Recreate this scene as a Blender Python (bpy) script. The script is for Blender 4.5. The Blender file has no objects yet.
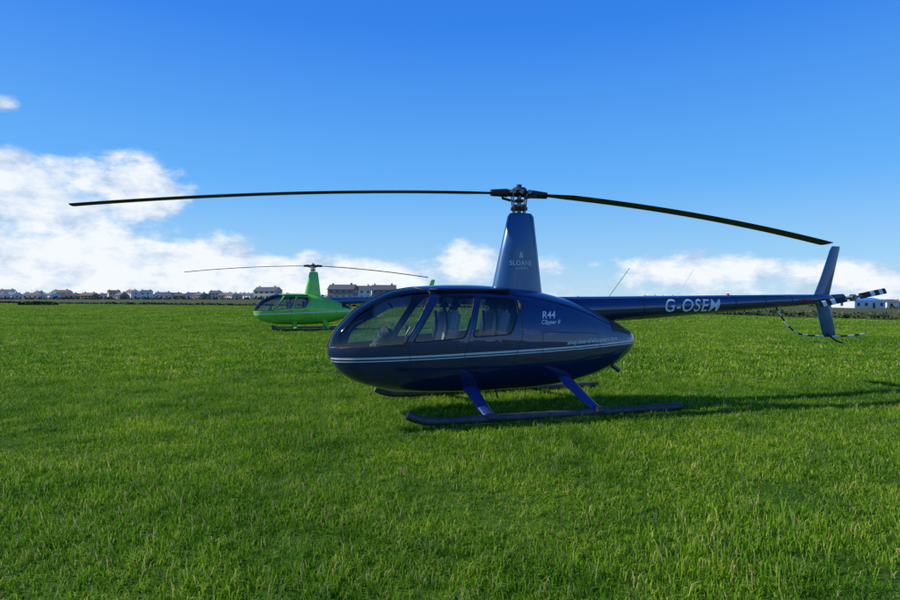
import bpy, bmesh, math, random
import numpy as np
from mathutils import Vector, Matrix, noise
from mathutils.bvhtree import BVHTree
random.seed(7); np.random.seed(7)
scene=bpy.context.scene
COL=scene.collection
scene.view_settings.view_transform='Standard'
scene.view_settings.look='None'
scene.view_settings.exposure=0

# ---------------------------------------------------------------- helpers
def link(o,parent=None):
    COL.objects.link(o)
    if parent: o.parent=parent
    return o
def mesh_obj(name,verts,faces,mats,parent=None,smooth=False,fm=None):
    me=bpy.data.meshes.new(name); me.from_pydata([tuple(v) for v in verts],[],faces)
    for m in mats: me.materials.append(m)
    if fm: 
        for p,i in zip(me.polygons,fm): p.material_index=i
    if smooth:
        for p in me.polygons: p.use_smooth=True
    me.update()
    return link(bpy.data.objects.new(name,me),parent)
def empty(name,loc=(0,0,0),rot=0):
    e=bpy.data.objects.new(name,None); e.location=loc; e.rotation_euler=(0,0,rot); COL.objects.link(e); return e
def pr(mat): return mat.node_tree.nodes['Principled BSDF']
def pmat(name,col,rough=0.5,metal=0,coat=0,var=0,vscale=5,bump=0,bscale=60,spec=.5):
    m=bpy.data.materials.new(name); m.use_nodes=True; nt=m.node_tree; b=pr(m)
    b.inputs['Base Color'].default_value=(*col,1); b.inputs['Roughness'].default_value=rough
    b.inputs['Metallic'].default_value=metal; b.inputs['Coat Weight'].default_value=coat
    b.inputs['Coat Roughness'].default_value=.03; b.inputs['Specular IOR Level'].default_value=spec
    tc=nt.nodes.new('ShaderNodeTexCoord')
    if var:
        n=nt.nodes.new('ShaderNodeTexNoise'); n.inputs['Scale'].default_value=vscale; n.inputs['Detail'].default_value=6
        nt.links.new(tc.outputs['Object'],n.inputs['Vector'])
        r=nt.nodes.new('ShaderNodeValToRGB')
        r.color_ramp.elements[0].position=.3; r.color_ramp.elements[1].position=.7
        r.color_ramp.elements[0].color=(*[c*(1-var) for c in col],1)
        r.color_ramp.elements[1].color=(*[min(1,c*(1+var)) for c in col],1)
        nt.links.new(n.outputs['Fac'],r.inputs['Fac']); nt.links.new(r.outputs['Color'],b.inputs['Base Color'])
    if bump:
        n=nt.nodes.new('ShaderNodeTexNoise'); n.inputs['Scale'].default_value=bscale; n.inputs['Detail'].default_value=4
        nt.links.new(tc.outputs['Object'],n.inputs['Vector'])
        bp=nt.nodes.new('ShaderNodeBump'); bp.inputs['Strength'].default_value=bump; bp.inputs['Distance'].default_value=.01
        nt.links.new(n.outputs['Fac'],bp.inputs['Height']); nt.links.new(bp.outputs['Normal'],b.inputs['Normal'])
    return m

# ---------------------------------------------------------------- materials
M_navy=pmat('navy_paint',(.005,.019,.105),.30,.35,1,.12,2,0,60,.4)
pr(M_navy).inputs['Coat IOR'].default_value=1.6
M_navy2=pmat('blue_fairing_paint',(.024,.095,.23),.36,.3,.7,.10,3)
M_leg=pmat('blue_leg_paint',(.018,.045,.22),.4,.2,.6,.1,5)
M_green=pmat('lime_paint',(.19,.60,.05),.35,.05,1,.1,2)
M_bluegreen=pmat('teal_paint',(.02,.09,.22),.35,.2,1,.1,2)
M_black=pmat('black_rubber',(.008,.008,.010),.5,0,0,.2,8)
M_blade=pmat('rotor_blade_paint',(.016,.016,.018),.55,0,0,.3,6,0,60,.3)
M_skid=pmat('skid_tube_paint',(.06,.062,.068),.55,.2,0,.35,9,.3,40)
M_white=pmat('white_vinyl',(.80,.80,.82),.4,0,0,.04,9)
M_stripe=pmat('silver_stripe_vinyl',(.6,.64,.72),.35,.1,0,.05,9)
M_metal=pmat('rotor_hub_steel',(.16,.16,.17),.35,.8,0,.3,14)
M_dark=pmat('cabin_interior_dark',(.03,.03,.035),.7,0,0,.2,6)
M_seat=pmat('seat_leather',(.60,.58,.56),.55,0,0,.12,6,.3,30)
M_red=pmat('red_paint',(.55,.03,.04),.4)
M_seam=pmat('panel_seam',(.003,.004,.008),.6)
def glassmat():
    m=bpy.data.materials.new('canopy_acrylic'); m.use_nodes=True; nt=m.node_tree; nt.nodes.clear()
    o=nt.nodes.new('ShaderNodeOutputMaterial'); mx=nt.nodes.new('ShaderNodeMixShader')
    t=nt.nodes.new('ShaderNodeBsdfTransparent'); t.inputs[0].default_value=(.70,.76,.80,1)
    g=nt.nodes.new('ShaderNodeBsdfGlossy'); g.inputs['Roughness'].default_value=.012
    f=nt.nodes.new('ShaderNodeFresnel'); f.inputs[0].default_value=1.75
    nt.links.new(f.outputs[0],mx.inputs[0]); nt.links.new(t.outputs[0],mx.inputs[1]); nt.links.new(g.outputs[0],mx.inputs[2])
    nt.links.new(mx.outputs[0],o.inputs[0]); return m
M_glass=glassmat()

# ---------------------------------------------------------------- body loft
CT=[(-2.90,.93,.95,.0),(-2.885,.84,1.02,.11),(-2.83,.74,1.14,.20),(-2.72,.60,1.285,.30),(-2.51,.464,1.49,.42),
(-2.15,.35,1.69,.53),(-1.86,.305,1.775,.585),(-1.41,.275,1.82,.635),(-.8,.262,1.83,.65),(-.31,.266,1.80,.65),
(.18,.28,1.75,.63),(.697,.33,1.634,.56),(1.05,.399,1.52,.48),(1.3,.46,1.415,.41),(1.589,.571,1.28,.32),
(1.82,.72,1.16,.22),(1.96,.84,1.07,.11),(2.0,.93,.97,.0)]
def catmull(P,sub):
    P=[np.array(p,float) for p in P]; out=[]
    Q=[2*P[0]-P[1]]+P+[2*P[-1]-P[-2]]
    for i in range(1,len(Q)-2):
        a,b,c,d=Q[i-1],Q[i],Q[i+1],Q[i+2]
        for k in range(sub):
            t=k/sub
            out.append(.5*((2*b)+(-a+c)*t+(2*a-5*b+4*c-d)*t*t+(-a+3*b-3*c+d)*t**3))
    out.append(P[-1]); return out
def body_bm(NR=96):
    st=catmull(CT,8); bm=bmesh.new(); rings=[]
    for i,(s,zb,zt,hw) in enumerate(st):
        zm=zb+.44*(zt-zb); hw=max(hw,.0)
        if i==0 or i==len(st)-1:
            rings.append([bm.verts.new((s,0,(zb+zt)/2))]); continue
        r=[]
        for k in range(NR):
            a=2*math.pi*(k+.5)/NR; c,sn=math.cos(a),math.sin(a)
            ex=2/2.5 if sn>0 else 2/2.7
            y=hw*math.copysign(abs(c)**ex,c)
            z=zm+((zt-zm) if sn>0 else (zm-zb))*math.copysign(abs(sn)**(2/2.2),sn)
            r.append(bm.verts.new((s,y,z)))
        rings.append(r)
    for i in range(len(rings)-1):
        A,B=rings[i],rings[i+1]
        for k in range(NR):
            k2=(k+1)%NR
            if len(A)==1: bm.faces.new((A[0],B[k],B[k2]))
            elif len(B)==1: bm.faces.new((A[k],B[0],A[k2]))
            else: bm.faces.new((A[k],B[k],B[k2],A[k2]))
    bmesh.ops.recalc_face_normals(bm,faces=bm.faces)
    return bm
def rounded(poly,r,seg=4):
    out=[];n=len(poly)
    for i in range(n):
        p=Vector(poly[i]); a=(Vector(poly[i-1])-p); b=(Vector(poly[(i+1)%n])-p)
        rr=min(r,a.length*.45,b.length*.45)
        p0=p+a.normalized()*rr; p1=p+b.normalized()*rr
        for k in range(seg+1):
            t=k/seg; out.append((p0*(1-t)**2+p*2*t*(1-t)+p1*t*t))
    return out
def inset(poly,d):
    c=sum((Vector(p) for p in poly),Vector((0,0)))/len(poly); n=len(poly); L=[]
    for i in range(n):
        a=Vector(poly[i]); b=Vector(poly[(i+1)%n]); t=(b-a).normalized(); nn=Vector((t.y,-t.x))
        if nn.dot(a-c)<0: nn=-nn
        L.append((a+nn*d,t))
    out=[]
    for i in range(n):
        p,t=L[i-1]; q,u=L[i]
        den=t.x*u.y-t.y*u.x
        k=((q.x-p.x)*u.y-(q.y-p.y)*u.x)/den
        out.append(p+t*k)
    return out
def inside(poly,x,z):
    s=0;n=len(poly)
    for i in range(n):
        a=poly[i];b=poly[(i+1)%n]
        c=(b[0]-a[0])*(z-a[1])-(b[1]-a[1])*(x-a[0])
        if abs(c)<1e-9: continue
        if s==0: s=1 if c>0 else -1
        elif (c>0)!=(s>0): return False
    return True
def cut(bm,poly):
    xs=[p[0] for p in poly]; zs=[p[1] for p in poly]; m=.08
    x0,x1,z0,z1=min(xs)-m,max(xs)+m,min(zs)-m,max(zs)+m
    for i in range(len(poly)):
        a=Vector(poly[i]); b=Vector(poly[(i+1)%len(poly)]); t=b-a
        if t.length<1e-5: continue
        t.normalize(); fs=[]
        for f in bm.faces:
            c=f.calc_center_median()
            if x0<c.x<x1 and z0<c.z<z1: fs.append(f)
        g=list({v for f in fs for v in f.verts})+list({e for f in fs for e in f.edges})+fs
        bmesh.ops.bisect_plane(bm,geom=g,dist=1e-5,plane_co=(a.x,0,a.y),plane_no=(t.y,0,-t.x))
    res=[]
    for f in bm.faces:
        c=f.calc_center_median()
        if x0<c.x<x1 and z0<c.z<z1 and inside(poly,c.x,c.z): res.append(f)
    return res
WIN=[
 ([(-1.93,1.0),(-3.15,.955),(-3.15,1.95),(-2.05,1.92),(-1.50,1.725)],.05),
 ([(-1.395,1.66),(-.885,1.66),(-1.09,1.09),(-1.80,1.04)],.07),
 ([(-.80,1.645),(-.29,1.62),(-.25,1.46),(-.40,1.13),(-.96,1.10)],.07)]
def build_body():
    bm=body_bm(); bvh=BVHTree.FromBMesh(bm)
    gb=bm.copy(); gb.normal_update()
    for v in gb.verts: v.co-=v.normal*.010
    polys=[inset(p,.035) for p,_ in WIN]
    dele=[f for f in gb.faces if not any(inside(q,f.calc_center_median().x,f.calc_center_median().z) for q in polys)]
    bmesh.ops.delete(gb,geom=dele,context='FACES')
    for f in gb.faces: f.smooth=True
    gme=bpy.data.meshes.new('canopy_glass'); gb.to_mesh(gme); gme.materials.append(M_glass)
    def line(p,q,w):
        p=Vector(p);q=Vector(q);t=(q-p).normalized();n=Vector((-t.y,t.x))*w/2
        return [p+n,q+n,q-n,p-n]
    for pl in (line((-2.86,.805),(2.05,.958),.026),line((-2.86,.762),(2.05,.925),.014)):
        for f in cut(bm,pl): f.material_index=1
    seams=[((-1.37,1.70),(-1.87,1.03)),((-1.87,1.03),(-1.83,.55)),((-1.83,.55),(-1.18,.47)),((-1.18,.47),(-1.06,.95)),((-1.06,.95),(-.83,1.71)),
           ((-1.18,.47),(-.46,.50)),((-.46,.50),(-.22,1.10)),((-.22,1.10),(-.20,1.66)),((-1.37,1.715),(-.21,1.70)),
           ((.10,.40),(.10,1.15)),((.10,1.15),(1.1,1.10)),((1.1,1.10),(1.2,.55))]
    for p,q in seams:
        for f in cut(bm,line(p,q,.008)): f.material_index=2
    for f in cut(bm,[(1.42,1.34),(1.62,1.26),(1.95,1.085),(1.84,1.05),(1.42,1.13)]): f.material_index=3
    for wp,r in WIN:
        for f in cut(bm,rounded(inset(wp,.018),r)):
            f.material_index=3
    for i,(wp,r) in enumerate(WIN):
        fs=cut(bm,rounded(wp,r))
        if i==0:
            for sy in (-.022,.022):
                g=[f for f in bm.faces if f.calc_center_median().x<-1.3 and abs(f.calc_center_median().y)<.12]
                gg=list({v for f in g for v in f.verts})+list({e for f in g for e in f.edges})+g
                bmesh.ops.bisect_plane(bm,geom=gg,dist=1e-5,plane_co=(0,sy,0),plane_no=(0,1,0))
            rp=rounded(wp,r)
            fs=[f for f in bm.faces if f.calc_center_median().x<-1.3 and inside(rp,f.calc_center_median().x,f.calc_center_median().z) and abs(f.calc_center_median().y)>.022]
        bmesh.ops.delete(bm,geom=fs,context='FACES')
    for f in bm.faces: f.smooth=True
    me=bpy.data.meshes.new('fuselage'); bm.to_mesh(me)
    return me,gme,bvh
BODY,GLASS,BVH=build_body()

def ring_loft(name,rings,mat,parent,smooth=True,cap=True):
    n=len(rings[0]); v=[p for r in rings for p in r]; f=[]
    for i in range(len(rings)-1):
        for k in range(n):
            k2=(k+1)%n; f.append((i*n+k,i*n+k2,(i+1)*n+k2,(i+1)*n+k))
    if cap:
        f.append(tuple(range(n))[::-1]); f.append(tuple((len(rings)-1)*n+k for k in range(n)))
    o=mesh_obj(name,v,f,[mat],parent,smooth)
    bm=bmesh.new(); bm.from_mesh(o.data); bmesh.ops.recalc_face_normals(bm,faces=bm.faces)
    for e in bm.edges:
        if len(e.link_faces)==2 and e.calc_face_angle(0)>math.radians(50): e.smooth=False
    bm.to_mesh(o.data); bm.free()
    return o
def cyl(name,p,q,r,mat,parent,r2=None,n=20):
    p=Vector(p);q=Vector(q);d=(q-p).normalized(); a=d.orthogonal().normalized(); b=d.cross(a)
    r2=r if r2 is None else r2
    R=[[c+(a*math.cos(2*math.pi*k/n)+b*math.sin(2*math.pi*k/n))*rr for k in range(n)] for c,rr in ((p,r),(q,r2))]
    return ring_loft(name,R,mat,parent)
def tube(name,pts,r,mat,parent,smooth=True):
    cu=bpy.data.curves.new(name,'CURVE'); cu.dimensions='3D'; cu.bevel_depth=r; cu.bevel_resolution=4; cu.use_fill_caps=True
    P=catmull(pts,6) if smooth and len(pts)>2 else pts
    sp=cu.splines.new('POLY'); sp.points.add(len(P)-1)
    for i,p in enumerate(P): sp.points[i].co=(*p,1)
    cu.materials.append(mat); return link(bpy.data.objects.new(name,cu),parent)
def box(name,c,d,mat,parent,bev=.02,rot=None):
    bm=bmesh.new(); bmesh.ops.create_cube(bm,size=1)
    for v in bm.verts: v.co=Vector((v.co.x*d[0],v.co.y*d[1],v.co.z*d[2]))
    if bev: bmesh.ops.bevel(bm,geom=bm.edges[:],offset=bev,segments=3,affect='EDGES')
    me=bpy.data.meshes.new(name); bm.to_mesh(me); me.materials.append(mat)
    for p in me.polygons: p.use_smooth=bev>0
    o=bpy.data.objects.new(name,me); o.location=c
    if rot: o.rotation_euler=rot
    return link(o,parent)
def foil(x0,x1,hw,z,n=28,y0=0):
    c=x1-x0; pts=[]
    for k in range(n):
        a=2*math.pi*k/n; t=.5-.5*math.cos(a)
        th=hw*(math.sqrt(t)*(1-t)**.8)*2.35
        pts.append((x0+c*t,y0+(th if a<=math.pi else -th),z))
    return pts
def wrap_text(name,txt,size,cx,cz,bvh,mat,parent,shear=.0,bold=0,align='CENTER',slope=0,off=.004,space=1.0):
    cu=bpy.data.curves.new(name,'FONT'); cu.body=txt; cu.size=size; cu.shear=shear; cu.offset=bold; cu.align_x=align; cu.align_y='CENTER'; cu.space_character=space
    o=bpy.data.objects.new('tmp',cu); COL.objects.link(o); bpy.context.view_layer.update()
    dg=bpy.context.evaluated_depsgraph_get(); me=bpy.data.meshes.new_from_object(o.evaluated_get(dg))
    bpy.data.objects.remove(o)
    bm=bmesh.new(); bm.from_mesh(me)
    bmesh.ops.triangulate(bm,faces=bm.faces[:])
    zs=[v.co.y for v in bm.verts]; z=min(zs)+.0013
    while z<max(zs):
        bmesh.ops.bisect_plane(bm,geom=bm.verts[:]+bm.edges[:]+bm.faces[:],dist=1e-6,plane_co=(0,z,0),plane_no=(0,1,0)); z+=max(size/8,.015)
    bmesh.ops.triangulate(bm,faces=bm.faces[:])
    for v in bm.verts:
        x=cx+v.co.x; zz=cz+v.co.y+slope*v.co.x
        h=bvh.ray_cast(Vector((x,-3,zz)),Vector((0,1,0)))
        y=(h[0].y-off) if h[0] else 0
        v.co=(x,y,zz)
    m2=bpy.data.meshes.new(name); bm.to_mesh(m2); m2.materials.clear(); m2.materials.append(mat)
    return link(bpy.data.objects.new(name,m2),parent)
def obvh(o):
    bm=bmesh.new(); bm.from_mesh(o.data); b=BVHTree.FromBMesh(bm); bm.free(); return b

def helicopter(loc,rot,paint,boom_paint,fair_paint,leg_paint,labels,tips,stripe):
    H=empty('parked_helicopter',loc,rot)
    me=BODY.copy()
    for m in (paint,stripe,M_seam,M_black): me.materials.append(m)
    b=link(bpy.data.objects.new('fuselage',me),H)
    sm=b.modifiers.new('s','SOLIDIFY'); sm.thickness=.022; sm.offset=-1
    link(bpy.data.objects.new('canopy_glass',GLASS),H)
    fl=[(-2.45,-.28,.66),(-2.1,-.42,.66),(-.2,-.5,.66),(-.2,.5,.66),(-2.1,.42,.66),(-2.45,.28,.66)]
    mesh_obj('cabin_floor',fl+[(x,y,.60) for x,y,z in fl],[(0,1,2,3,4,5),(11,10,9,8,7,6)],[M_dark],H)
    box('rear_bulkhead',(-.2,0,1.1),(.04,1.08,1.0),M_dark,H,.05)
    box('roof_lining',(-.9,0,1.755),(1.2,.8,.03),M_dark,H,.01)
    box('keel_panel',(-1.1,0,.82),(.5,.9,.32),M_dark,H,.02)
    for nm,x,yy in (('front_seat',-1.28,.28),('rear_seat',-.52,.27)):
        for sy in (-1,1):
            box(nm+'_cushion',(x-.16,sy*yy,.90),(.48,.44,.15),M_seat,H,.05)
            box(nm+'_back',(x+.10,sy*yy,1.18),(.13,.42,.58),M_seat,H,.05,(0,math.radians(10),0))
            box(nm+'_headrest',(x+.17,sy*yy,1.53),(.09,.24,.13),M_dark,H,.04)
            tube(nm+'_harness',[(x+.0,sy*yy-.1,1.45),(x+.02,sy*yy-.08,1.2),(x-.02,sy*yy-.04,1.0)],.018,M_black,H)
    box('instrument_console',(-2.12,0,.86),(.30,.26,.42),M_dark,H,.06,(0,math.radians(-12),0))
    box('instrument_panel',(-2.07,0,1.14),(.12,.55,.20),M_dark,H,.05,(0,math.radians(-15),0))
    tube('cyclic_stick',[(-1.75,0,.7),(-1.78,0,1.05),(-1.70,0,1.22)],.013,M_metal,H)
    tube('cyclic_handlebar',[(-1.70,.30,1.12),(-1.70,.28,1.22),(-1.70,-.28,1.22),(-1.70,-.30,1.12)],.013,M_black,H,False)
    for k in range(6):
        for sy in (-1,1):
            z=1.12+.03*k; pts=[]
            for x in np.linspace(1.44,1.86-.055*k,8):
                h=BVH.ray_cast(Vector((x,sy*3,z)),Vector((0,-sy,0)))
                if h[0]: pts.append((x,h[0].y+sy*.002,z))
            if len(pts)>2: tube('cowling_louvre',pts,.006,M_metal,H,False)
    cyl('exhaust_pipe',(1.50,-.12,.60),(1.66,-.16,.48),.035,M_metal,H)
    R=[]
    for s,zc,r in ((.5,1.43,.225),(1.2,1.447,.212),(2.34,1.480,.188),(3.8,1.535,.148),(5.2,1.585,.110),(5.95,1.61,.088),(6.2,1.615,.075),(6.24,1.616,.05)):
        R.append([(s,r*math.cos(2*math.pi*k/40),zc+r*math.sin(2*math.pi*k/40)) for k in range(40)])
    boom=ring_loft('tail_boom',R,boom_paint,H)
    for s,r,z in ((2.1,.1945,1.473),(3.95,.1455,1.541),(4.6,.128,1.564),(5.2,.1115,1.585)):
        rr=[[(s+d,(r)*math.cos(2*math.pi*k/40),z+(r)*math.sin(2*math.pi*k/40)) for k in range(40)] for d in (-.006,.006)]
        ring_loft('boom_joint',rr,M_seam,H,True,False)
    def fin(nm,secs,mat):
        ring_loft(nm,[foil(a,b2,th,z,28,.02) for a,b2,th,z in secs],mat,H)
    fin('upper_vertical_fin',[(5.78,6.17,.030,1.60),(5.98,6.28,.025,2.0),(6.20,6.43,.018,2.52),(6.25,6.44,.010,2.585)],fair_paint)
    fin('lower_vertical_fin',[(5.86,6.22,.030,1.60),(5.93,6.27,.026,1.3),(6.03,6.34,.018,.97),(6.06,6.33,.008,.94)],fair_paint)
    st=[]
    for y,x0,x1 in ((.05,4.95,5.33),(.95,5.03,5.33)):
        st.append([(p[0],y,1.60+p[1]) for p in foil(x0,x1,.022,0,24)])
    ring_loft('horizontal_stabiliser',st,boom_paint,H)
    hub=Vector((6.42,-.26,1.64))
    cyl('tail_gearbox',(6.22,0,1.62),(6.48,0,1.645),.075,M_metal,H,.065)
    cyl('tail_rotor_shaft',(6.42,0,1.64),(6.42,-.30,1.64),.022,M_metal,H)
    cyl('tail_rotor_hub',(6.42,-.22,1.64),(6.42,-.29,1.64),.06,M_metal,H)
    ang=math.radians(9)
    for sg in (-1,1):
        d=Vector((math.cos(ang),0,math.sin(ang)))*sg
        cn=Vector((-math.sin(ang),0,math.cos(ang)))
        cyl('tail_rotor_grip',hub,hub+d*.2,.022,M_metal,H)
        bands=[(.16,.42,M_blade),(.42,.52,M_white),(.52,.63,M_blade),(.63,.72,M_white),(.72,.80,M_blade)]
        for i,(r0,r1,mt) in enumerate(bands):
            rg=[]
            for r in (r0,r1):
                rg.append([hub+d*r+cn*(.050*math.cos(2*math.pi*k/16))+Vector((0,1,0))*(.009*math.sin(2*math.pi*k/16)+.018*math.cos(2*math.pi*k/16)) for k in range(16)])
            ring_loft('tail_rotor_blade',rg,mt,H)
    gp=catmull([(4.92,0,1.50),(5.08,-.02,1.26),(5.32,-.04,1.03),(5.6,-.05,.965),(6.1,-.05,.935),(6.6,-.05,.935),(6.95,-.05,.965)],8)
    for i in range(0,len(gp)-3,3):
        tube('tail_guard',[tuple(p) for p in gp[i:i+4]],.014,(M_white if (i//3)%2 else M_blade),H,False)
    tube('tail_skid',[(6.12,0,.98),(6.3,0,.86),(6.48,0,.80)],.016,M_blade,H)
    tube('whip_antenna',[(1.55,0,1.63),(1.95,0,2.12)],.004,M_blade,H,False)
    tube('whip_antenna',[(2.85,0,1.66),(3.20,0,2.12)],.004,M_white,H,False)
    cyl('strobe_light',(3.9,0,1.67),(3.9,0,1.71),.025,M_red,H,.02)
    fr=ring_loft('mast_fairing',[foil(-.47,.40,.185,1.62,40),foil(-.44,.375,.18,1.78,40),foil(-.31,.31,.15,2.35,40),foil(-.185,.245,.12,2.88,40),foil(-.15,.21,.09,2.93,40)],fair_paint,H)
    fb=obvh(fr)
    cyl('rotor_mast',(0,0,2.85),(0,0,3.36),.032,M_metal,H)
    cyl('swashplate',(0,0,2.98),(0,0,3.02),.13,M_black,H); cyl('swashplate_ring',(0,0,3.03),(0,0,3.06),.105,M_metal,H)
    cyl('mast_collar',(0,0,3.10),(0,0,3.14),.07,M_black,H)
    for a in (30,120,210,300):
        c,s_=math.cos(math.radians(a)),math.sin(math.radians(a))
        tube('pitch_link',[(c*.11,s_*.11,2.93),(c*.13,s_*.13,3.05),(c*.15,s_*.15,3.22)],.011,M_metal,H,False)
    for sg in (-1,1): tube('pitch_horn',[(sg*.28,0,3.2),(sg*.2,sg*-.17,3.18),(sg*.02,sg*-.16,3.14)],.02,M_black,H,False)
    box('hub_yoke',(0,0,3.235),(.44,.12,.10),M_black,H,.03)
    box('hub_fork',(0,0,3.285),(.20,.16,.08),M_metal,H,.02)
    for x in (-.13,0,.13): cyl('hinge_bolt',(x,-.11,3.25),(x,.11,3.25),.034,M_metal,H)
    cyl('mast_cap',(0,0,3.30),(0,0,3.37),.04,M_black,H)
    for sg,(zmid,ztip) in zip((-1,1),tips):
        cyl('blade_grip',(sg*.2,0,3.235),(sg*.46,0,3.225),.065,M_black,H,.05)
        rg=[]
        for k in range(25):
            t=k/24; r=.36+(6.02-.36)*t
            z=np.polyval(np.polyfit([.36,3.3,6.0],[3.225,zmid,ztip],2),r)
            ch=.30 if t>.08 else .12+.18*min(1,t/.08)
            pts=[]
            for j in range(20):
                a=2*math.pi*j/20; tt=.5-.5*math.cos(a); th=.016*math.sqrt(tt)*(1-tt)**.8*2.4
                yy=(tt-.28)*ch
                pts.append((sg*r,-sg*yy if sg>0 else yy*1.0,z+(th if a<=math.pi else -th)+yy*.05))
            rg.append(pts)
        ring_loft('main_rotor_blade',rg,M_blade,H)
    for sy in (-1,1):
        y=sy*1.15
        tube('skid_tube',[(-2.02,y,.17),(-1.93,y,.125),(-1.78,y,.08),(-1.55,y,.062),(-1.0,y,.06),(0,y,.06),(1.0,y,.06),(1.8,y,.062),(2.05,y,.068)],.055,M_skid,H)
        box('skid_shoe',(.3,y,.012),(1.6,.06,.02),M_metal,H,.005)
        for nm,x0,x1,z0 in (('front_leg',-.935,-.905,.36),('rear_leg',.54,.69,.46)):
            rg=[]
            for t in (0,.25,.5,.75,1):
                yy=sy*(.42+(1.13-.42)*t); z=z0+(.085-z0)*(t**.9); x=x0+(x1-x0)*t; ch=.11-.035*t
                n=Vector((0,.5*sy,.86))
                rg.append([Vector((x,yy,z))+Vector((ch*math.cos(2*math.pi*k/20),0,0))+n*(.032*math.sin(2*math.pi*k/20)) for k in range(20)])
            ring_loft(nm,rg,leg_paint,H)
            box('leg_clamp',(x1,y,.08),(.18,.13,.10),M_skid,H,.03)
    for x,z in ((-.935,.33),(.54,.42)): tube('cross_tube',[(x,-.5,z),(x,0,z+.05),(x,.5,z)],.035,leg_paint,H)
    cyl('belly_antenna',(-.4,0,.28),(-.35,0,.12),.012,M_blade,H)
    for sy in (-1,1):
        for x,z in ((-1.15,.98),(-.42,.99)):
            h=BVH.ray_cast(Vector((x,sy*3,z)),Vector((0,-sy,0)))
            box('door_handle',h[0]+Vector((0,sy*.006,0)),(.09,.02,.022),M_metal,H,.005)
    cyl('pitot_tube',(-2.70,0,.60),(-2.82,0,.585),.008,M_metal,H)
    for L in labels:
        tgt={'body':BVH,'boom':obvh(boom),'fair':fb}[L[0]]
        wrap_text(L[1],L[2],L[3],L[4],L[5],tgt,L[6],H,**L[7])
    return H
labels=[('boom','registration_text','G-OSEM',.29,3.03,1.500,M_white,dict(shear=.22,bold=.0022,space=1.1)),
 ('body','type_text','R44',.145,.22,1.385,M_white,dict(shear=.3,bold=.002)),
 ('body','series_text','Clipper II',.085,.24,1.285,M_white,dict(shear=.4,bold=.001)),
 ('body','web_address_text','shop.sloanehelicopters.com',.088,1.0,.995,M_white,dict(shear=.2,bold=.001,slope=.03)),
 ('fair','operator_text','SLOANE',.098,-.03,2.16,M_white,dict(bold=.0,space=1.05)),
 ('fair','operator_subtext','HELICOPTERS',.035,-.03,2.08,M_white,dict()),
 ('fair','operator_emblem','&',.12,-.03,2.28,M_white,dict()),
 ('boom','danger_text','DANGER',.07,5.5,1.60,M_red,dict(bold=.002))]
TH=math.radians(17)
helicopter((1.058,9.2,0),TH,M_navy,M_navy,M_navy2,M_leg,labels,((3.08,2.80),(3.0,2.62)),M_stripe)
helicopter((-6.96,30.5,0),TH,M_green,M_bluegreen,M_green,M_green,[],((3.1,2.85),(3.02,2.70)),M_white)

# ---------------------------------------------------------------- ground
def sst(a,b,x):
    t=np.clip((x-a)/(b-a),0,1); return t*t*(3-2*t)
def gz(x,y):
    z=-.019*np.maximum(0,x-3)*sst(18,60,y)
    z=z+.012*np.sin(x*.9+1.3*np.sin(y*.5))*np.sin(y*.8+.7*np.sin(x*.6))
    return z-.012
gx=np.concatenate([-np.geomspace(2500,42,26),np.linspace(-40,40,81),np.geomspace(42,2500,26)])
gy=np.concatenate([np.linspace(-400,-6,12),np.linspace(-5,60,66),np.geomspace(62,4000,40)])
X,Y=np.meshgrid(gx,gy); Z=gz(X,Y); nx,ny=len(gx),len(gy)
verts=np.stack([X.ravel(),Y.ravel(),Z.ravel()],1)
faces=[(j*nx+i,j*nx+i+1,(j+1)*nx+i+1,(j+1)*nx+i) for j in range(ny-1) for i in range(nx-1)]
def N(nt,t,**k):
    n=nt.nodes.new(t)
    for a,b in k.items(): setattr(n,a,b)
    return n
def ramp(nt,fac,stops):
    r=nt.nodes.new('ShaderNodeValToRGB'); e=r.color_ramp.elements
    while len(e)<len(stops): e.new(.5)
    for i,(p,c) in enumerate(stops): e[i].position=p; e[i].color=(*c,1)
    nt.links.new(fac,r.inputs['Fac']); return r.outputs['Color']
def noise_n(nt,vec,sc,det=5,rough=.55):
    n=nt.nodes.new('ShaderNodeTexNoise'); n.inputs['Scale'].default_value=sc; n.inputs['Detail'].default_value=det; n.inputs['Roughness'].default_value=rough
    nt.links.new(vec,n.inputs['Vector']); return n.outputs['Fac']
def mixc(nt,fac,a,b,mode='MIX'):
    m=nt.nodes.new('ShaderNodeMix'); m.data_type='RGBA'; m.blend_type=mode
    if isinstance(fac,(int,float)): m.inputs[0].default_value=fac
    else: nt.links.new(fac,m.inputs[0])
    for s,v in ((6,a),(7,b)):
        if isinstance(v,tuple): m.inputs[s].default_value=(*v,1)
        else: nt.links.new(v,m.inputs[s])
    return m.outputs[2]
def ground_mat(name,dark,mid,lite):
    m=bpy.data.materials.new(name); m.use_nodes=True; nt=m.node_tree; b=pr(m)
    g=N(nt,'ShaderNodeNewGeometry').outputs['Position']
    a=ramp(nt,noise_n(nt,g,.35,8,.65),[(.3,dark),(.5,mid),(.72,lite)])
    f=ramp(nt,noise_n(nt,g,9,6,.7),[(.3,(.45,.45,.45)),(.7,(1.25,1.25,1.25))])
    nt.links.new(mixc(nt,1.0,a,f,'MULTIPLY'),b.inputs['Base Color'])
    b.inputs['Roughness'].default_value=.95; b.inputs['Specular IOR Level'].default_value=.1
    bp=N(nt,'ShaderNodeBump'); bp.inputs['Strength'].default_value=.8; bp.inputs['Distance'].default_value=.08
    nt.links.new(noise_n(nt,g,6,8,.75),bp.inputs['Height']); nt.links.new(bp.outputs[0],b.inputs['Normal'])
    return m
M_ground=ground_mat('field_turf',(.045,.10,.012),(.075,.16,.014),(.12,.22,.02))
M_rough=ground_mat('rough_pasture',(.06,.075,.03),(.09,.11,.035),(.14,.14,.06))
mesh_obj('ground',verts,faces,[M_ground],None,True)
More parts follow.
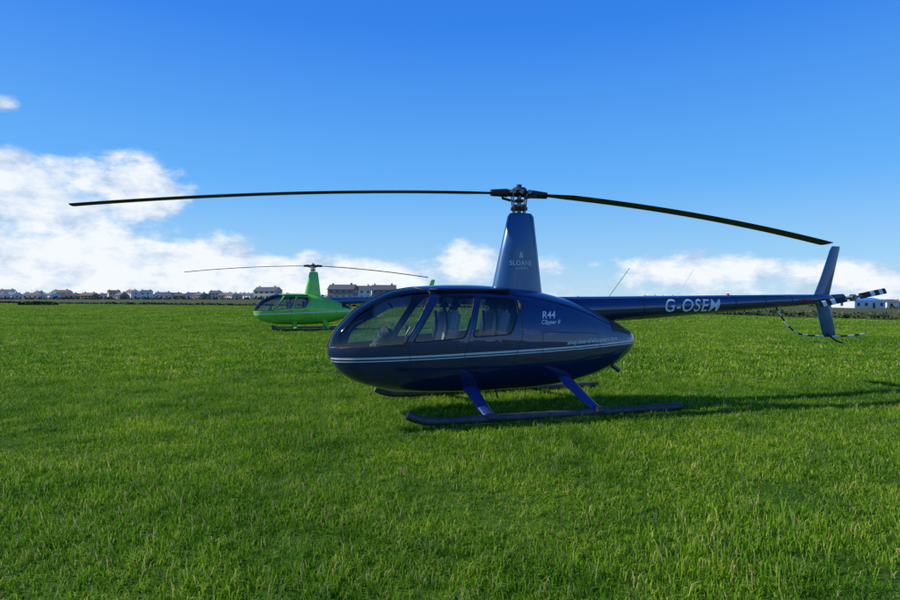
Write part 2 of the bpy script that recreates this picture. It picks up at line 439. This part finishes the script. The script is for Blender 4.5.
def edge_y(x): return 62+max(0,(48-x))*.55 if x<48 else 62
rx=np.concatenate([-np.geomspace(2400,210,10),np.linspace(-200,150,60),np.geomspace(160,2400,10)])
tt=np.concatenate([[0],np.geomspace(3,3000,24)])
rv=[];
for x in rx:
    e=edge_y(x)+3*noise.noise(Vector((x*.05,0,0)))
    e=min(e,170)
    for t in tt: rv.append((x,e+t,float(gz(np.array(x),np.array(e+t)))+.004+min(.35,t*.02)))
n2=len(tt); rf=[(i*n2+j,(i+1)*n2+j,(i+1)*n2+j+1,i*n2+j+1) for i in range(len(rx)-1) for j in range(n2-1)]
mesh_obj('rough_pasture',rv,rf,[M_rough],None,True)

# ---------------------------------------------------------------- grass
def grass_mat():
    m=bpy.data.materials.new('grass_blades'); m.use_nodes=True; nt=m.node_tree; nt.nodes.clear()
    g=N(nt,'ShaderNodeNewGeometry').outputs['Position']
    at=N(nt,'ShaderNodeAttribute',attribute_name='rnd'); 
    c1=ramp(nt,at.outputs['Fac'],[(0,(.065,.17,.010)),(.45,(.15,.33,.016)),(.88,(.25,.43,.03)),(1,(.50,.45,.18))])
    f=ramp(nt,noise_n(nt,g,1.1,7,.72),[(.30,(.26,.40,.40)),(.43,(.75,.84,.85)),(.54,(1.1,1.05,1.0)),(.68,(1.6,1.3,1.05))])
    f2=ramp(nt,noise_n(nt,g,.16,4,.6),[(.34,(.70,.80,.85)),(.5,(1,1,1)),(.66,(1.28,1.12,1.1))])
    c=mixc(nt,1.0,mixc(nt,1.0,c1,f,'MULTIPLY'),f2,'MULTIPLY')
    d=N(nt,'ShaderNodeBsdfDiffuse'); t=N(nt,'ShaderNodeBsdfTranslucent')
    nt.links.new(c,d.inputs[0]); nt.links.new(c,t.inputs[0])
    m1=N(nt,'ShaderNodeMixShader'); m1.inputs[0].default_value=.42; nt.links.new(d.outputs[0],m1.inputs[1]); nt.links.new(t.outputs[0],m1.inputs[2])
    o=N(nt,'ShaderNodeOutputMaterial'); nt.links.new(m1.outputs[0],o.inputs[0]); return m
M_grass=grass_mat()
GC=bpy.data.collections.new('grass_patches')
def patch(name,R,n,h0,h1,w,seed,cf=3):
    rs=np.random.RandomState(seed)
    r=R*np.sqrt(rs.rand(n)); a=rs.rand(n)*2*np.pi; bx,by=r*np.cos(a),r*np.sin(a)
    cl=np.array([noise.noise(Vector((x/R*cf+seed*7,y/R*cf,seed)))+.6*noise.noise(Vector((x/R*cf*2.7+seed*3,y/R*cf*2.7,seed))) for x,y in zip(bx,by)])
    h=(h0+(h1-h0)*rs.rand(n)**1.3)*np.clip(1+1.5*cl,.3,2.2)
    la=np.array([noise.noise(Vector((x/R*cf*.8+seed*5,y/R*cf*.8,seed+40)))*9 for x,y in zip(bx,by)])+rs.randn(n)*.8
    fa=rs.rand(n)*2*np.pi; le=h*(.25+.95*rs.rand(n))
    wx,wy=np.cos(fa)*w/2,np.sin(fa)*w/2; lx,ly=np.cos(la)*le,np.sin(la)*le
    V=np.zeros((n,5,3))
    V[:,0]=np.stack([bx-wx,by-wy,0*h-.01],1); V[:,1]=np.stack([bx+wx,by+wy,0*h-.01],1)
    V[:,2]=np.stack([bx+wx*.85+lx*.3,by+wy*.85+ly*.3,h*.6],1); V[:,3]=np.stack([bx-wx*.85+lx*.3,by-wy*.85+ly*.3,h*.6],1)
    V[:,4]=np.stack([bx+lx,by+ly,h*(1-.3*(le/h))],1)
    F=[]
    for i in range(n): b=5*i; F.append((b,b+1,b+2,b+3)); F.append((b+3,b+2,b+4))
    me=bpy.data.meshes.new(name); me.from_pydata(V.reshape(-1,3).tolist(),[],F); me.materials.append(M_grass)
    at=me.attributes.new('rnd','FLOAT','POINT'); at.data.foreach_set('value',np.repeat(np.clip(rs.rand(n)+.25*cl,0,1),5))
    o=bpy.data.objects.new(name,me); GC.objects.link(o)
for i in range(5): patch('grass_patch_a%d'%i,.5,1150,.022,.064,.0062,10+i,4)
for i in range(3): patch('grass_patch_b%d'%i,1.2,1400,.032,.075,.018,20+i,6)
for i in range(3): patch('grass_patch_c%d'%i,2.6,1300,.045,.09,.05,30+i,7)
P=[];ROT=[];SC=[];ID=[]
def scatter(y0,y1,sp,ids,mx):
    y=y0
    while y<y1:
        x=-(.88*abs(y)+mx)
        while x<.88*abs(y)+mx:
            px=x+random.uniform(-.5,.5)*sp; py=y+random.uniform(-.5,.5)*sp
            if py<edge_y(px)-1 and py<168:
                nz=noise.noise(Vector((px*.7,py*.7,3)))+.6*noise.noise(Vector((px*2.1,py*2.1,9)))
                P.append((px,py,float(gz(np.array(px),np.array(py))))); ROT.append((0,0,random.uniform(0,6.28)))
                s=random.uniform(.9,1.1); SC.append((s,s,max(.4,1.0+.75*nz)*random.uniform(.9,1.1))); ID.append(random.choice(ids))
            x+=sp
        y+=sp
scatter(1.6,12.5,.48,[0,1,2,3,4],1.5); scatter(12.5,42,1.15,[5,6,7],2); scatter(42,168,2.7,[8,9,10],4)
gm=bpy.data.meshes.new('grass'); gm.from_pydata(P,[],[])
for nm,data in (('rot',ROT),('scl',SC)):
    a=gm.attributes.new(nm,'FLOAT_VECTOR','POINT'); a.data.foreach_set('vector',np.array(data,dtype=np.float32).ravel())
a=gm.attributes.new('idx','INT','POINT'); a.data.foreach_set('value',np.array(ID,dtype=np.int32))
go=link(bpy.data.objects.new('grass',gm))
ng=bpy.data.node_groups.new('grass_scatter','GeometryNodeTree')
ng.interface.new_socket('Geometry',in_out='INPUT',socket_type='NodeSocketGeometry'); ng.interface.new_socket('Geometry',in_out='OUTPUT',socket_type='NodeSocketGeometry')
gi=ng.nodes.new('NodeGroupInput'); gout=ng.nodes.new('NodeGroupOutput'); ip=ng.nodes.new('GeometryNodeInstanceOnPoints'); ci=ng.nodes.new('GeometryNodeCollectionInfo')
ci.inputs['Collection'].default_value=GC; ci.inputs['Separate Children'].default_value=True; ci.inputs['Reset Children'].default_value=True
ip.inputs['Pick Instance'].default_value=True
def na(nm,dt):
    n=ng.nodes.new('GeometryNodeInputNamedAttribute'); n.data_type=dt; n.inputs['Name'].default_value=nm; return n.outputs[0]
ng.links.new(gi.outputs[0],ip.inputs['Points']); ng.links.new(ci.outputs[0],ip.inputs['Instance'])
ng.links.new(na('rot','FLOAT_VECTOR'),ip.inputs['Rotation']); ng.links.new(na('scl','FLOAT_VECTOR'),ip.inputs['Scale']); ng.links.new(na('idx','INT'),ip.inputs['Instance Index'])
ng.links.new(ip.outputs[0],gout.inputs[0])
md=go.modifiers.new('scatter','NODES'); md.node_group=ng

# ---------------------------------------------------------------- distant buildings, hedges
M_wallw=pmat('white_render',(.75,.75,.73),.8,0,0,.08,.5); M_wallc=pmat('cream_render',(.55,.50,.40),.8,0,0,.08,.5); M_wallb=pmat('stone_wall',(.28,.25,.22),.85,0,0,.2,1)
M_roof=pmat('slate_roof',(.09,.10,.12),.7,0,0,.2,2); M_roof2=pmat('brown_tile_roof',(.16,.09,.06),.8,0,0,.2,2); M_win=pmat('window_glass',(.03,.04,.06),.1)
M_bluec=pmat('blue_cladding',(.06,.20,.50),.5,0,0,.1,1); M_greyc=pmat('grey_cladding',(.60,.63,.66),.5,0,0,.1,1)
def house(name,x,y,w,d,h,rh,rot,wall,roof,storeys=1):
    V=[];F=[];FM=[]
    def bx(x0,x1,y0,y1,z0,z1,m):
        b=len(V); V.extend([(x0,y0,z0),(x1,y0,z0),(x1,y1,z0),(x0,y1,z0),(x0,y0,z1),(x1,y0,z1),(x1,y1,z1),(x0,y1,z1)])
        for f in ((0,1,5,4),(1,2,6,5),(2,3,7,6),(3,0,4,7),(4,5,6,7)): F.append(tuple(b+i for i in f)); FM.append(m)
    bx(-w/2,w/2,-d/2,d/2,-1,h,0)
    b=len(V); o=.35; V.extend([(-w/2-o,-d/2-o,h-.1),(w/2+o,-d/2-o,h-.1),(w/2+o,d/2+o,h-.1),(-w/2-o,d/2+o,h-.1),(-w/2-o,0,h+rh),(w/2+o,0,h+rh)])
    for f in ((0,1,5,4),(2,3,4,5),(0,3,2,1)): F.append(tuple(b+i for i in f)); FM.append(1)
    b=len(V); V.extend([(-w/2,-d/2,h),(-w/2,d/2,h),(-w/2,0,h+rh-.15),(w/2,-d/2,h),(w/2,d/2,h),(w/2,0,h+rh-.15)])
    F.append((b,b+1,b+2)); FM.append(0); F.append((b+3,b+5,b+4)); FM.append(0)
    nw=max(2,int(w/3))
    for s in range(storeys):
        for k in range(nw):
            cx=-w/2+w*(k+.5)/nw; z0=s*2.6+.9
            if s==0 and k==nw//2: bx(cx-.5,cx+.5,-d/2-.04,-d/2,0,2.1,2)
            else: bx(cx-.6,cx+.6,-d/2-.04,-d/2,z0,min(z0+1.2,h-.15),2)
        bx(w/2,w/2+.04,-.6,.6,s*2.6+.9,s*2.6+2.1,2); bx(-w/2-.04,-w/2,-.6,.6,s*2.6+.9,s*2.6+2.1,2)
    if rh>1.2: bx(w*.3,w*.3+.9,-.4,.4,h+rh*.6,h+rh+.8,0); bx(-w*.42,-w*.42+.7,-.4,.4,h+rh*.6,h+rh+.7,0)
    ob=mesh_obj(name,V,F,[wall,roof,M_win],None,False,FM)
    ob.location=(x,y,float(gz(np.array(float(x)),np.array(float(y))))+.3); ob.rotation_euler=(0,0,rot)
rs=random.Random(5)
u=-60
while u<262:
    y=rs.uniform(400,600); x=(u-450)/600*y; st=rs.choice([1,1,2])
    wl=rs.choice([M_wallw,M_wallw,M_wallw,M_wallc,M_wallb])
    house('white_house' if wl is M_wallw else ('cream_house' if wl is M_wallc else 'stone_house'),x,y,rs.uniform(7,13),8,2.6*st,rs.uniform(1.6,2.4),rs.uniform(-.9,.9),wl,rs.choice([M_roof,M_roof,M_roof2]),st)
    u+=rs.uniform(5,11)
for u,y,w,h,wl in ((268,360,14,5,M_wallc),(343,300,13,5.2,M_wallb),(362,330,10,5.2,M_wallw),(384,310,12,5.2,M_wallb),(420,400,12,3,M_wallw)):
    house('town_house',(u-450)/600*y,y,w,9,h,2.4,rs.uniform(-.3,.3),wl,M_roof,2)
house('industrial_shed',(857-450)/600*230,230,13,12,3.0,1.0,.15,M_greyc,M_bluec,1)
house('industrial_shed',(884-450)/600*250,250,8,12,2.8,1.0,.1,M_wallw,M_roof,1)
house('industrial_shed',(838-450)/600*260,260,7,10,2.6,.9,.2,M_wallw,M_bluec,1)
for u,y in ((650,380),(668,390),(705,380),(742,400),(760,370),(792,390),(905,300),(930,320),(960,300)):
    house('white_house',(u-450)/600*y,y,rs.uniform(8,12),8,2.6,2.0,rs.uniform(-.5,.5),rs.choice([M_wallw,M_wallc]),M_roof,1)
def leafmat(name,c):
    m=pmat(name,c,.9,0,0,.45,.9); pr(m).inputs['Specular IOR Level'].default_value=.1; return m
M_hedge=leafmat('hedge_leaves',(.045,.075,.022)); M_brush=leafmat('dry_scrub',(.10,.09,.045))
def hedge(name,pts,h,dep,dens,size,mat):
    V=[];F=[]
    for (x0,y0),(x1,y1) in zip(pts[:-1],pts[1:]):
        L=math.hypot(x1-x0,y1-y0)
        for k in range(int(L*dens)):
            t=random.random(); x=x0+(x1-x0)*t; y=y0+(y1-y0)*t+random.uniform(-dep,dep)
            hh=h*(.55+.9*max(0,noise.noise(Vector((x*.09,y*.09,2)))+.4+.5*noise.noise(Vector((x*.5,y*.5,5)))))
            z=float(gz(np.array(x),np.array(y)))+random.random()**.8*hh
            c=Vector((x,y,z)); s=size*random.uniform(.5,1.3)
            a=Vector((random.gauss(0,1),random.gauss(0,1),random.gauss(0,1))).normalized(); b=a.orthogonal().normalized()
            i=len(V); V.extend([c-a*s-b*s*.5,c+a*s-b*s*.5,c+a*s*.8+b*s*.6,c-a*s*.7+b*s*.5]); F.append((i,i+1,i+2,i+3))
    return mesh_obj(name,V,F,[mat])
hedge('hedgerow',[(-190,172),(-120,160),(-40,114),(10,86)],.40,1.2,16,.20,M_hedge)
hedge('hedgerow',[(8,87),(25,78),(50,66),(95,64)],.75,1.4,34,.22,M_hedge)
hedge('scrub_strip',[(15,92),(50,74),(100,72)],.8,2.5,22,.3,M_brush)
hedge('distant_tree_line',[(-420,620),(-200,610),(-60,600),(100,600),(520,620)],3.6,6,5,1.3,M_hedge)
hedge('distant_scrub',[(-260,340),(-60,310),(120,240),(260,240)],1.3,6,5,.7,M_brush)
hedge('bramble_clump',[(-87,122),(-79,120)],.55,1.5,90,.2,M_hedge)

# ---------------------------------------------------------------- sun, sky
EL=math.radians(34); AZ=math.radians(-88)   # azimuth clockwise from +Y
sd=Vector((math.sin(AZ)*math.cos(EL),math.cos(AZ)*math.cos(EL),math.sin(EL)))
sl=bpy.data.lights.new('sun','SUN'); sl.energy=5.0; sl.angle=math.radians(.5); sl.color=(1,.95,.86)
so=link(bpy.data.objects.new('sun',sl)); so.rotation_euler=sd.to_track_quat('Z','Y').to_euler(); so.location=(-20,5,20)
w=bpy.data.worlds.new('World'); scene.world=w; w.use_nodes=True; nt=w.node_tree; nt.nodes.clear()
try: w.cycles.sampling_method='MANUAL'; w.cycles.sample_map_resolution=512
except Exception: pass
sky=N(nt,'ShaderNodeTexSky',sky_type='NISHITA'); sky.sun_disc=False; sky.sun_elevation=EL; sky.sun_rotation=AZ; sky.air_density=1.0; sky.dust_density=.2; sky.ozone_density=3.0
tc=N(nt,'ShaderNodeTexCoord'); sx=N(nt,'ShaderNodeSeparateXYZ'); nt.links.new(tc.outputs['Generated'],sx.inputs[0])
def mth(op,a,b=None,c=None,clamp=False):
    m=N(nt,'ShaderNodeMath',operation=op); m.use_clamp=clamp
    for i,v in enumerate((a,b,c)):
        if v is None: continue
        if isinstance(v,(int,float)): m.inputs[i].default_value=v
        else: nt.links.new(v,m.inputs[i])
    return m.outputs[0]
az=mth('ARCTAN2',sx.outputs[0],sx.outputs[1]); el=mth('ARCSINE',sx.outputs[2])
gr=ramp(nt,el,[(0,(.50,.74,.95)),(.06,(.31,.63,.97)),(.18,(.115,.45,1.0)),(.42,(.022,.23,.90)),(1,(.008,.08,.45))])
sc=N(nt,'ShaderNodeVectorMath',operation='SCALE'); sc.inputs[3].default_value=1/.11; nt.links.new(gr,sc.inputs[0])
skc=mixc(nt,.85,sky.outputs[0],sc.outputs[0])
bg=N(nt,'ShaderNodeBackground'); bg.inputs[1].default_value=.11; nt.links.new(skc,bg.inputs[0])
def blob(a0,e0,sa,se,amp):
    p=mth('POWER',mth('MULTIPLY',mth('SUBTRACT',az,a0),1/sa),2); q=mth('POWER',mth('MULTIPLY',mth('SUBTRACT',el,e0),1/se),2)
    return mth('MULTIPLY',mth('EXPONENT',mth('MULTIPLY',mth('ADD',p,q),-1)),amp)
blobs=[(-.64,.160,.11,.048,1.3),(-.465,.155,.075,.046,1.2),(-.58,.055,.28,.050,1.3),(-.25,.035,.22,.032,1.1),(.03,.060,.065,.038,1.0),
 (.38,.042,.16,.030,1.0),(.155,.055,.04,.020,.8),(.64,.025,.12,.022,.9),(-.64,.255,.022,.014,.85),(2.4,.15,.6,.12,.6),(-2.2,.12,.6,.10,.6),(-1.2,.2,.3,.15,.6)]
mask=None
for b in blobs:
    o=blob(*b); mask=o if mask is None else mth('ADD',mask,o)
mask=mth('ADD',mask,mth('MULTIPLY',mth('EXPONENT',mth('MULTIPLY',mth('MAXIMUM',el,0),-45)),.5))
mask=mth('MINIMUM',mask,1.15)
cv=N(nt,'ShaderNodeCombineXYZ'); nt.links.new(az,cv.inputs[0]); nt.links.new(mth('MULTIPLY',el,1.7),cv.inputs[1])
n1=noise_n(nt,cv.outputs[0],9,8,.60); n2_=noise_n(nt,cv.outputs[0],12,5,.62)
d=mth('ADD',mask,mth('MULTIPLY',mth('MULTIPLY',mth('SUBTRACT',n1,.5),2.8),mth('MINIMUM',mth('MULTIPLY',mask,2.2),1)))
mr=N(nt,'ShaderNodeMapRange',interpolation_type='SMOOTHSTEP'); mr.inputs[1].default_value=.38; mr.inputs[2].default_value=.95; nt.links.new(d,mr.inputs[0])
fac=mth('MULTIPLY',mr.outputs[0],.95)
cc=ramp(nt,mth('ADD',n2_,mth('MULTIPLY',mth('SUBTRACT',d,.6),.14)),[(.40,(.50,.64,.84)),(.50,(.74,.83,.95)),(.60,(.94,.97,1.0))])
bc=N(nt,'ShaderNodeBackground'); nt.links.new(cc,bc.inputs[0]); bc.inputs[1].default_value=1.0
mx=N(nt,'ShaderNodeMixShader'); nt.links.new(fac,mx.inputs[0]); nt.links.new(bg.outputs[0],mx.inputs[1]); nt.links.new(bc.outputs[0],mx.inputs[2])
wo=N(nt,'ShaderNodeOutputWorld'); nt.links.new(mx.outputs[0],wo.inputs[0])

# ---------------------------------------------------------------- camera
cam=bpy.data.cameras.new('camera'); cam.lens=24; cam.sensor_width=36; cam.clip_end=9000; cam.clip_start=.05
co=link(bpy.data.objects.new('camera',cam)); co.location=(0,0,1.65); co.rotation_euler=(math.radians(90-.286),0,0)
scene.camera=co
